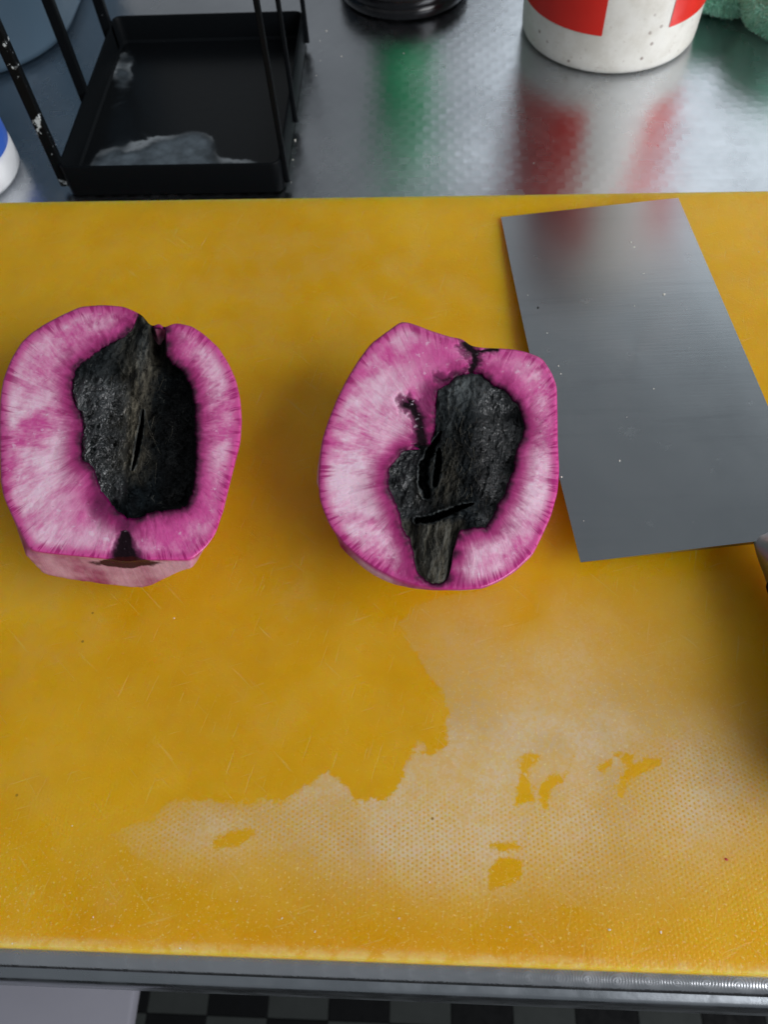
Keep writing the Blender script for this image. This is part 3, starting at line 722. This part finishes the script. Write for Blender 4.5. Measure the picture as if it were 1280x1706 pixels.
def coreR(x, y, d):
    n = noise2(x, y, 1/60, 21); n2 = noise2(x, y, 1/15, 22, 4); st = noise2(x+.25*y, y/6, 1/15, 23, 4)
    lob = sstep(620-x, 0, 60)*sstep(y, 640, 720)*sstep(1050-y, 0, 80)          # left lobe
    h = -1.8+3.0*np.exp(-((x-735)/95)**2-((y-470)/170)**2)-2.6*sstep(x, 780, 960)*sstep(y, 420, 560)-.8*lob
    h += (n-.5)*3.2+(n2-.5)*1.5+(st-.5)*1.1
    stem = sstep(y, 1000, 1060)*sstep(780-x, 0, 40)
    h = h*(1-stem)+stem*(.3-4.5*np.clip(np.abs(x-625)/100, 0, 1)**2+(st-.5)*1.3+(n2-.5)*.8)
    s1 = seg_d(x, y, [(655, 610), (610, 690), (575, 770), (572, 850), (592, 905)]); w1 = (9+22*n2)*np.clip(1-((y-800)/195)**2, 0, 1)**.6
    s3 = seg_d(x, y, [(645, 690), (640, 780), (625, 860)]); w3 = (7+18*n2)*np.clip(1-((y-780)/110)**2, 0, 1)**.6
    s2 = seg_d(x, y, [(540, 1022), (590, 1020), (650, 1000), (700, 980), (780, 950), (825, 938)]); w2 = (6+17*n2)*np.clip(1-(np.abs(x-640)/170)**2, 0, 1)**.6
    pit = np.maximum.reduce([1-sstep(s1, w1*.6, w1*1.2+.5), 1-sstep(s3, w3*.6, w3*1.2+.5), 1-sstep(s2, w2*.6, w2*1.2+.5)])
    pit = pit*np.maximum.reduce([(w1 > 1), (w2 > 1), (w3 > 1)])
    h = h-9*pit
    h += 1.3*np.exp(-((s1-w1-10)/8)**2)*(w1 > 3)+1.3*np.exp(-((s2-w2-9)/7)**2)*(w2 > 3)
    e = sstep(d, -.5, 1.4); h = h*e+(-1.6)*(1-e)
    ridge = np.clip(stem*.95+.35*np.exp(-((x-560)/50)**2-((y-900)/70)**2)+.4*np.exp(-((x-680)/60)**2-((y-800)/170)**2), 0, 1)*np.clip(st*1.5, 0, 1)
    grey = np.clip(1.15*np.exp(-((x-735)/100)**2-((y-410)/80)**2)+.55*np.exp(-((x-670)/45)**2-((y-520)/90)**2)+.35*stem*(st > .5), 0, 1)
    lip = np.maximum(np.exp(-((s1-w1-3)/4)**2)*(w1 > 3), np.maximum(np.exp(-((s2-w2-3)/4)**2)*(w2 > 3), .7*np.exp(-((s3-w3-2)/4)**2)*(w3 > 3)))
    grey = np.clip(np.maximum(grey, lip*n2*1.7), 0, 1)
    gloss = np.clip(.35*lob+.45*sstep(x, 760, 900)+.1, 0, 1)*np.clip(.3+n, 0, 1)
    pit = np.clip(pit+.55*sstep(x, 700, 850)*sstep(y, 470, 600)*sstep(960-y, 0, 100), 0, 1)
    return h, ridge, gloss, grey, pit
def blotR(x, y):
    x, y = x+50*(noise2(x, y, 1/45, 31)-.5), y+50*(noise2(x, y, 1/45, 32)-.5)
    nn = noise2(x, y, 1/18, 35, 4)
    b = np.clip(1.15-seg_d(x, y, [(495, 482), (530, 500), (555, 560), (560, 620), (565, 670), (600, 690)])/(22+60*nn), 0, 1.0)
    b = np.maximum(b, np.clip(.8-seg_d(x, y, [(635, 362), (665, 376), (700, 362)])/(24+60*nn), 0, 1))
    b = np.maximum(b, np.clip(1.3-seg_d(x, y, [(770, 205), (800, 235), (815, 285), (795, 325)])/(10+55*nn), 0, 1.1))
    b = np.maximum(b, np.clip(1.2-seg_d(x, y, [(820, 240), (860, 232), (905, 228)])/(5+28*nn), 0, 1.1))
    b = np.maximum(b, .5*np.exp(-((x-590)/70)**2-((y-480)/130)**2))
    b = b*(1-np.exp(-((x-607)/20)**2-((y-575)/75)**2)*.95)
    return b
zero = lambda x, y: np.zeros(np.shape(x))
def paleR(x, y): return np.clip(.85-.7*np.exp(-((x-640)/170)**2-((y-280)/130)**2)-.8*np.exp(-((x-960)/110)**2-((y-380)/130)**2)+.3*np.exp(-((x-250)/110)**2-((y-700)/330)**2)+.25*np.exp(-((x-430)/150)**2-((y-1080)/110)**2)+.3*np.exp(-((x-1060)/80)**2-((y-700)/330)**2)+.2*np.exp(-((x-900)/120)**2-((y-1150)/90)**2), 0, 1.25)
cR = (730, 760)
plR = [(0, -1, 9, 0), plane_from(oR, sR, cR, ZR, (60, 800), (200, 1180), .004), plane_from(oR, sR, cR, ZR, (170, 1150), (420, 1335), .003), plane_from(oR, sR, cR, ZR, (380, 1325), (760, 1352), .004), plane_from(oR, sR, cR, ZR, (1205, 850), (1198, 300), .005)]
_, toR = radish('radish_half', oR, sR, outR, corR, cR, ZR, natR, plR, coreR, blotR, zero, 13.0, 3.6, paleR, 8,
       'magenta radish half beside the cleaver with a cracked black flap and stem in its heart', 'halves of a cut rotten radish',
       lambda th: .20*np.exp(-((th-1.45)/.75)**2)+.08*np.exp(-(th/.6)**2)+.02,
       lambda rs: (rs.normal(640, 40), rs.uniform(1030, 1220), rs.uniform(25, 80)) if rs.rand() < .35 else (rs.normal(740, 80), rs.uniform(370, 960), rs.uniform(20, 100)))

# ------------------------------------------------------------ cleaver
TL = at(835, 362, .0212); BL = at(968, 937, .0312); TR = at(1130, 333, .0212+.0043)
u = (BL-TL); L = np.linalg.norm(u); u /= L
v = (TR-TL); Wd = float(np.linalg.norm(v)); v = v-(v@u)*u; v /= np.linalg.norm(v)
wv = np.cross(u, v); wv = wv if wv[2] > 0 else -wv
skew = float((TR-TL)@u)
clv = empty('cleaver', tuple((TL+BL)/2))
# blade: outline grid (a along the edge, b from edge to spine)
na, nb_ = 60, 24
verts = []; faces = []
def blade_pt(a, b, top):
    vv = b*Wd*(1.0-.0*a)
    uu = skew*b*(1-a)+a*(L+(-.001)*b)
    vv += -.0012*math.sin(math.pi*a)*(1-b)                     # gentle belly of the cutting edge
    uu += .0014*(1-min(1, b/.06))**2*(1 if a < .02 else 0)*0
    t = .0001+.0011*min(1, (b/.9))
    return TL+u*uu+v*vv+wv*(t if top else -t)
for top in (1, 0):
    for i in range(na+1):
        for j in range(nb_+1): verts.append(blade_pt(i/na, j/nb_, top))
st_ = (na+1)*(nb_+1); ix = lambda i, j, k: k*st_+i*(nb_+1)+j
for i in range(na):
    for j in range(nb_):
        faces.append((ix(i, j, 0), ix(i+1, j, 0), ix(i+1, j+1, 0), ix(i, j+1, 0))); faces.append((ix(i, j, 1), ix(i, j+1, 1), ix(i+1, j+1, 1), ix(i+1, j, 1)))
per = [(i, 0) for i in range(na)]+[(na, j) for j in range(nb_)]+[(i, nb_) for i in range(na, 0, -1)]+[(0, j) for j in range(nb_, 0, -1)]
for p_, q_ in zip(per, per[1:]+per[:1]): faces.append((ix(*p_, 0), ix(*p_, 1), ix(*q_, 1), ix(*q_, 0)))
bo = mesh_obj('blade', verts, faces, M_blade)
bo.data.set_sharp_from_angle(angle=math.radians(35)); adopt(bo, clv)
V3 = lambda a: Vector([float(x) for x in a])
hc = .0785                                                     # handle axis, measured from the cutting edge
axis = (V3(TL+v*hc), V3(u), V3(v), V3(wv))
bm = bmesh.new()
rings = []
for h, rv, rw in [(L-.007, .0085, .0006), (L-.0035, .0112, .0014), (L-.0005, .0122, .0032), (L+.003, .0124, .0062), (L+.007, .0122, .0092), (L+.011, .0118, .0108), (L+.016, .0120, .0118)]:
    rings.append([bm.verts.new(axis[0]+axis[1]*h+axis[2]*(rv*math.cos(2*math.pi*k/40))+axis[3]*(rw*math.sin(2*math.pi*k/40))) for k in range(40)])
for a_, b_ in zip(rings, rings[1:]):
    for k in range(40): bm.faces.new((a_[k], a_[(k+1) % 40], b_[(k+1) % 40], b_[k]))
bm.faces.new(rings[0][::-1]); bm.faces.new(rings[-1])
adopt(bm_obj('bolster', bm, M_bolster, autosmooth=45), clv)
bm = bmesh.new(); lathe(bm, [(.0114, L+.0155), (.0126, L+.0165), (.0130, L+.03), (.0137, L+.06), (.0145, L+.085), (.0147, L+.093), (.0138, L+.098), (.009, L+.101)], 40, axis=axis)
adopt(bm_obj('handle', bm, M_handle, autosmooth=40), clv)
tag(clv, 'wide steel cleaver with a black handle lying on the yellow board', 'cleaver')

# ------------------------------------------------------------ rack with tray
rk = empty('metal_rack', (-.155, .48, 0))
xa, xb, ya, yb, TH = -.2165, -.0860, .4005, .560, .0200
# tray: floor grid + upstanding rim with rounded corners
bm = bmesh.new()
def rrect(inset, z, rad, n=6):
    out = []
    for cx, cy, a0 in ((xb-inset-rad, yb-inset-rad, 0), (xa+inset+rad, yb-inset-rad, 90), (xa+inset+rad, ya+inset+rad, 180), (xb-inset-rad, ya+inset+rad, 270)):
        for k in range(n+1):
            a = math.radians(a0+90*k/n); out.append((cx+rad*math.cos(a), cy+rad*math.sin(a), z))
    return out
lv = [rrect(.0, .001, .006), rrect(-.0003, TH-.0008, .006), rrect(.0003, TH, .0055), rrect(.0012, TH, .005), rrect(.0016, TH-.0008, .005), rrect(.0016, .0045, .005), rrect(.0030, .0030, .004)]
rg = [[bm.verts.new(p) for p in l] for l in lv]
for a_, b_ in zip(rg, rg[1:]):
    for k in range(len(a_)): bm.faces.new((a_[k], a_[(k+1) % len(a_)], b_[(k+1) % len(a_)], b_[k]))
bm.faces.new(rg[0][::-1])
bm_r = bm
rimo = bm_obj('tray_rim', bm_r, M_black, autosmooth=40)
rimo.data.attributes.new('chip', 'FLOAT', 'POINT').data.foreach_set('value', [.02]*len(rimo.data.vertices))
adopt(rimo, rk)
gxn, gyn = 60, 70
tx, ty = np.meshgrid(np.linspace(xa+.003, xb-.003, gxn), np.linspace(ya+.003, yb-.003, gyn))
tv = np.stack([tx.ravel(), ty.ravel(), np.full(tx.size, .0031)], 1)
tpx, tpy = project(tv)
g2 = lambda cx, cy, sx, sy: np.exp(-((tpx-cx)/sx)**2-((tpy-cy)/sy)**2)
res_glare = np.clip(.36*g2(190, 225, 36, 85)+.85*g2(215, 285, 85, 30)+.4*g2(330, 235, 30, 22)+.8*g2(290, 260, 60, 38)+.55*g2(400, 280, 60, 20)+.5*g2(205, 120, 25, 50), 0, 1)  # pale patches: part residue, part painted bluish-white reflection
tid = np.arange(gxn*gyn).reshape(gyn, gxn)
tf = np.stack([tid[:-1, :-1], tid[:-1, 1:], tid[1:, 1:], tid[1:, :-1]], -1).reshape(-1, 4)
adopt(mesh_obj('tray_floor', tv, tf, M_tray, attrs={'res_glare': res_glare}), rk)
RH = .235
def rbar(a, b, w1, w2, chip=0.0, name='bar'):
    bm = bmesh.new(); bar(bm, a, b, w1, w2)
    # subdivide for the chipped paint attribute
    o = bm_obj(name, bm, M_black, smooth=False)
    o.data.attributes.new('chip', 'FLOAT', 'POINT').data.foreach_set('value', [chip]*len(o.data.vertices))
    adopt(o, rk)
for (x, y, z0, w_, chip) in ((xa-.0018, ya+.006, .004, .0064, .13), (xa-.0018, ya+.075, .004, .0064, .0), (xa-.0018, yb-.012, .004, .0068, .0), (xb+.0015, ya+.005, .004, .0032, .03), (xb+.0015, ya+.062, .004, .0028, .03), (xb+.0015, yb-.010, .004, .0030, .0)):
    rbar((x, y, z0), (x, y, RH), w_, w_*.7, chip)
for x in (xa-.0018, xb+.0015): rbar((x, ya, RH+.002), (x, yb, RH+.002), .005, .004, 0, 'top_rail')
for y in (ya, yb): rbar((xa, y, RH+.002), (xb, y, RH+.002), .004, .005, 0, 'top_rail')
tag(rk, 'black metal rack with upright bars and a shallow tray with residue and painted glare', 'rack')

# ------------------------------------------------------------ jar
jc = (.1195, .567); JR = .0580
jar = empty('plastic_tub', (jc[0], jc[1], 0))
bm = bmesh.new()
lathe(bm, [(.040, .0012), (JR-.005, .0008), (JR-.0015, .0016), (JR-.0003, .0038), (JR, .008), (JR+.001, .06), (JR+.0026, .205), (JR+.0026, .208), (JR+.001, .209), (JR-.0005, .207), (JR-.001, .03)], 128, *jc, cap1=False)
adopt(bm_obj('body', bm, M_jar, autosmooth=60), jar)
def red_patch(a0, a1, z0, z1):
    n, mz = 40, 6; vs = []; fs = []
    for k in range(n+1):
        a = math.radians(a0+(a1-a0)*k/n)
        for j in range(mz+1):
            z = z0+(z1-z0)*j/mz; r = JR+.001*z/.06+.00035
            vs.append((jc[0]+r*math.cos(a), jc[1]+r*math.sin(a), z))
    for k in range(n):
        for j in range(mz): fs.append((k*(mz+1)+j, (k+1)*(mz+1)+j, (k+1)*(mz+1)+j+1, k*(mz+1)+j+1))
    adopt(mesh_obj('printed_panel', vs, fs, M_red), jar)
red_patch(-188, -104, .0258, .175); red_patch(-62.5, 18, .0275, .175); red_patch(60, 130, .0265, .175)
tag(jar, 'stained white plastic tub printed with big red blocks', 'tub')

# ------------------------------------------------------------ bottle on a black cap
bc = at(672, 40, 0)[:2]+np.array([0, .0470])
bt = empty('squeeze_bottle', (float(bc[0]), float(bc[1]), 0))
bm = bmesh.new()
pr = [(.038, .0006), (.0450, .0008), (.0470, .0030), (.0474, .0070), (.0462, .0082), (.0462, .0092), (.0474, .0104), (.0470, .0160), (.0445, .0182), (.034, .0186), (.026, .0187)]
lathe(bm, pr, 96, *bc); adopt(bm_obj('cap', bm, M_cap, autosmooth=50), bt)
bm = bmesh.new(); lathe(bm, [(.0250, .0187), (.0265, .022), (.0265, .06), (.0255, .14), (.0235, .165), (.012, .176)], 64, *bc)
adopt(bm_obj('body', bm, M_green, autosmooth=50), bt)
tag(bt, 'round glossy black base of a bottle whose green body reflects in the steel', 'bottle')

# ------------------------------------------------------------ tub and small pot at the left
tb = empty('storage_container', (-.42, .63, 0))
def rbox_lathe(x0, x1, y0, y1, rad, H, flare):
    bm = bmesh.new(); lvls = []
    for z, g, rr in ((.0006, -.008, rad), (.003, -.003, rad), (.008, 0, rad), (H, flare, rad), (H+.003, flare+.004, rad), (H+.004, flare+.001, rad), (H, flare-.003, rad), (.01, -.004, rad)):
        l = []
        for cx, cy, a0 in ((x1-rr, y1-rr, 0), (x0+rr, y1-rr, 90), (x0+rr, y0+rr, 180), (x1-rr, y0+rr, 270)):
            for k in range(13):
                a = math.radians(a0+90*k/12); l.append(bm.verts.new((cx+(rr+g)*math.cos(a), cy+(rr+g)*math.sin(a), z)))
        lvls.append(l)
    for a_, b_ in zip(lvls, lvls[1:]):
        for k in range(len(a_)): bm.faces.new((a_[k], a_[(k+1) % len(a_)], b_[(k+1) % len(a_)], b_[k]))
    bm.faces.new(lvls[0][::-1]); bm.faces.new(lvls[-1])
    return bm
tx1 = float(at(120, 20, .01)[0])
adopt(bm_obj('body', rbox_lathe(-.52, tx1, float(at(20, 143, 0)[1]), .74, .07, .13, .012), M_tub, autosmooth=60), tb)
tag(tb, 'blue-grey plastic container with rounded corner behind the rack bars', 'container')
pc = at(24, 290, 0)[:2]+np.array([-.0325, -.002])
pt = empty('plastic_pot', (float(pc[0]), float(pc[1]), 0))
bm = bmesh.new(); lathe(bm, [(.030, .0006), (.0345, .001), (.0365, .004), (.0365, .015), (.034, .018), (.030, .0185)], 64, *pc); adopt(bm_obj('body', bm, M_white, autosmooth=60), pt)
bm = bmesh.new(); lathe(bm, [(.0300, .0186), (.0362, .0190), (.0362, .029), (.0345, .031), (.030, .0315)], 64, *pc); adopt(bm_obj('lid', bm, M_blue, autosmooth=60), pt)
tag(pt, 'small white plastic pot with a blue lid at the left edge of the table', 'pot')

# ------------------------------------------------------------ terry cloths
def towel(name, cx, cy, rx, ry, rz, rot, label, seed):
    bm = bmesh.new(); bmesh.ops.create_icosphere(bm, subdivisions=5, radius=1)
    rs = np.random.RandomState(seed); ph = rs.rand(12)*6
    cr_, sr_ = math.cos(rot), math.sin(rot)
    pts = []
    for vtx in bm.verts:
        x, y, z = vtx.co
        # squarish pillow
        e = .55; n_ = (abs(x)**(1/e)+abs(y)**(1/e))**e; k = (math.hypot(x, y)/n_ if n_ > 1e-6 else 1)
        lump = 1+.05*math.sin(5*x+ph[0])*math.sin(4*y+ph[1])+.04*math.sin(9*z+ph[2]+4*x)
        X, Y, Z = x*rx*lump*1.12, y*ry*lump*1.12, z*rz*lump
        zz = max(.0008, rz*.92+Z)
        vtx.co = Vector((cx+X*cr_-Y*sr_, cy+X*sr_+Y*cr_, zz))
    bm.normal_update()
    vs = [(v_.co.copy(), v_.normal.copy()) for v_ in bm.verts if v_.co.z > .001]
    areas = [f_.calc_area() for f_ in bm.faces]
    fl = [f_ for f_ in bm.faces if f_.calc_center_median().z > .0015]
    rnd = random.Random(seed); tufts = []
    for _ in range(15000):
        f_ = rnd.choice(fl); a, b, c_ = [v_.co for v_ in f_.verts]; r1, r2 = rnd.random(), rnd.random()
        if r1+r2 > 1: r1, r2 = 1-r1, 1-r2
        tufts.append((a+(b-a)*r1+(c_-a)*r2, f_.normal.copy()))
    for p_, n_ in tufts:
        d = (n_+Vector((rnd.gauss(0, .45), rnd.gauss(0, .45), rnd.gauss(0, .3)))).normalized()
        l = rnd.uniform(.0016, .0036); s_ = d.cross(Vector((rnd.random()-.5, rnd.random()-.5, rnd.random()-.5))).normalized()*.00035
        tip = p_+d*l; tip.z = max(.0007, tip.z); md = p_+d*l*.6+n_*.0002; md.z = max(.0007, md.z)
        q0, q1, q2, q3, q4 = bm.verts.new(p_-s_), bm.verts.new(p_+s_), bm.verts.new(md+s_*.9), bm.verts.new(md-s_*.9), bm.verts.new(tip)
        bm.faces.new((q0, q1, q2, q3)); bm.faces.new((q3, q2, q4))
    o = bm_obj(name, bm, M_cloth)
    return tag(o, label, 'cloth', 'green terry cloths beside the tub')
a1 = at(1170, 44, 0); 
towel('terry_cloth', float(a1[0])+.016, float(a1[1])+.028, .028, .026, .020, .2, 'green terry cloth bundled right beside the red and white tub', 5)
a2 = at(1240, 62, 0)
towel('terry_cloth', float(a2[0])+.031, float(a2[1])+.008, .032, .030, .026, -.25, 'green terry cloth folded at the right edge of the steel table', 6)

# ------------------------------------------------------------ crumbs
def crumb(px_, py_, z, size, mat, label, group, n=0, name='crumb'):
    bm = bmesh.new(); bmesh.ops.create_icosphere(bm, subdivisions=1, radius=1)
    size *= .6
    sx, sy, sz = size*random.uniform(.7, 1.4), size*random.uniform(.6, 1.0), size*random.uniform(.35, .6)
    a = random.random()*3
    for v_ in bm.verts:
        k = random.uniform(.75, 1.2); x, y = v_.co.x*sx*k, v_.co.y*sy*k
        v_.co = Vector((x*math.cos(a)-y*math.sin(a), x*math.sin(a)+y*math.cos(a), v_.co.z*sz*k+sz*.85))
    o = bm_obj(name, bm, mat, smooth=False)
    o.location = [float(q_) for q_ in at(px_, py_, z)]
    return tag(o, label, 'crumb', group)
def blade_z(px_, py_):
    z = .025
    for _ in range(6):
        p_ = at(px_, py_, z)-TL; z = float(TL[2]+(p_@u)*u[2]+(p_@v)*v[2])+.0011*min(1, float(p_@v)/(Wd*.9))
    return z
for (a, b, s_) in ((1052, 404, .0010), (1057, 412, .0012), (1107, 491, .0011), (1073, 456, .0006), (931, 610, .0009), (935, 623, .0007), (936, 795, .0009), (1033, 768, .0007), (1058, 510, .0006), (880, 492, .0005), (1045, 695, .0005), (912, 555, .0005), (973, 868, .0005), (1090, 648, .0005)):
    crumb(a, b, blade_z(a, b), s_, M_crumb, 'tiny pale radish crumb stuck on the cleaver blade', 'pale crumbs on the cleaver blade')
crumb(897, 513, blade_z(897, 513), .0012, M_ccrumb, 'black crumb on the cleaver blade near its cutting edge', None)
crumb(1211, 1432, BT, .0013, M_rcrumb, 'small red fleck on the whitish part of the yellow board', None)
for (a, b, s_) in ((544, 52, .0013), (533, 68, .0006), (569, 94, .0007), (534, 101, .0006), (500, 119, .0008), (527, 126, .0007), (487, 172, .0011), (492, 234, .0013), (488, 266, .0008), (485, 304, .0006), (673, 89, .0006), (440, 133, .0009), (405, 296, .0005), (890, 272, .0006)):
    crumb(a, b, .0, s_, M_crumb, 'tiny pale crumb lying on the steel table top', 'pale crumbs on the steel table')
for (a, b, s_) in ((1016, 1549, .0007), (1102, 1553, .0007), (665, 1530, .0006), (155, 1528, .0006), (470, 1530, .0007), (20, 1572, .0006), (395, 1502, .0005), (525, 1552, .0006), (300, 1580, .0006), (716, 1470, .0005), (850, 1545, .0005), (715, 410, .0006), (1190, 482, .0007), (870, 445, .0005), (1265, 420, .0007), (520, 1370, .0004), (290, 1030, .0006), (1075, 360, .0005), (120, 1376, .0005)):
    crumb(a, b, BT, s_, M_crumb, 'tiny pale crumb lying on the yellow board', 'pale crumbs on the yellow board')
for o_ in list(bpy.data.objects):
    if o_.parent is None and o_.type == 'EMPTY' and 'label' not in o_: print('untagged', o_.name)
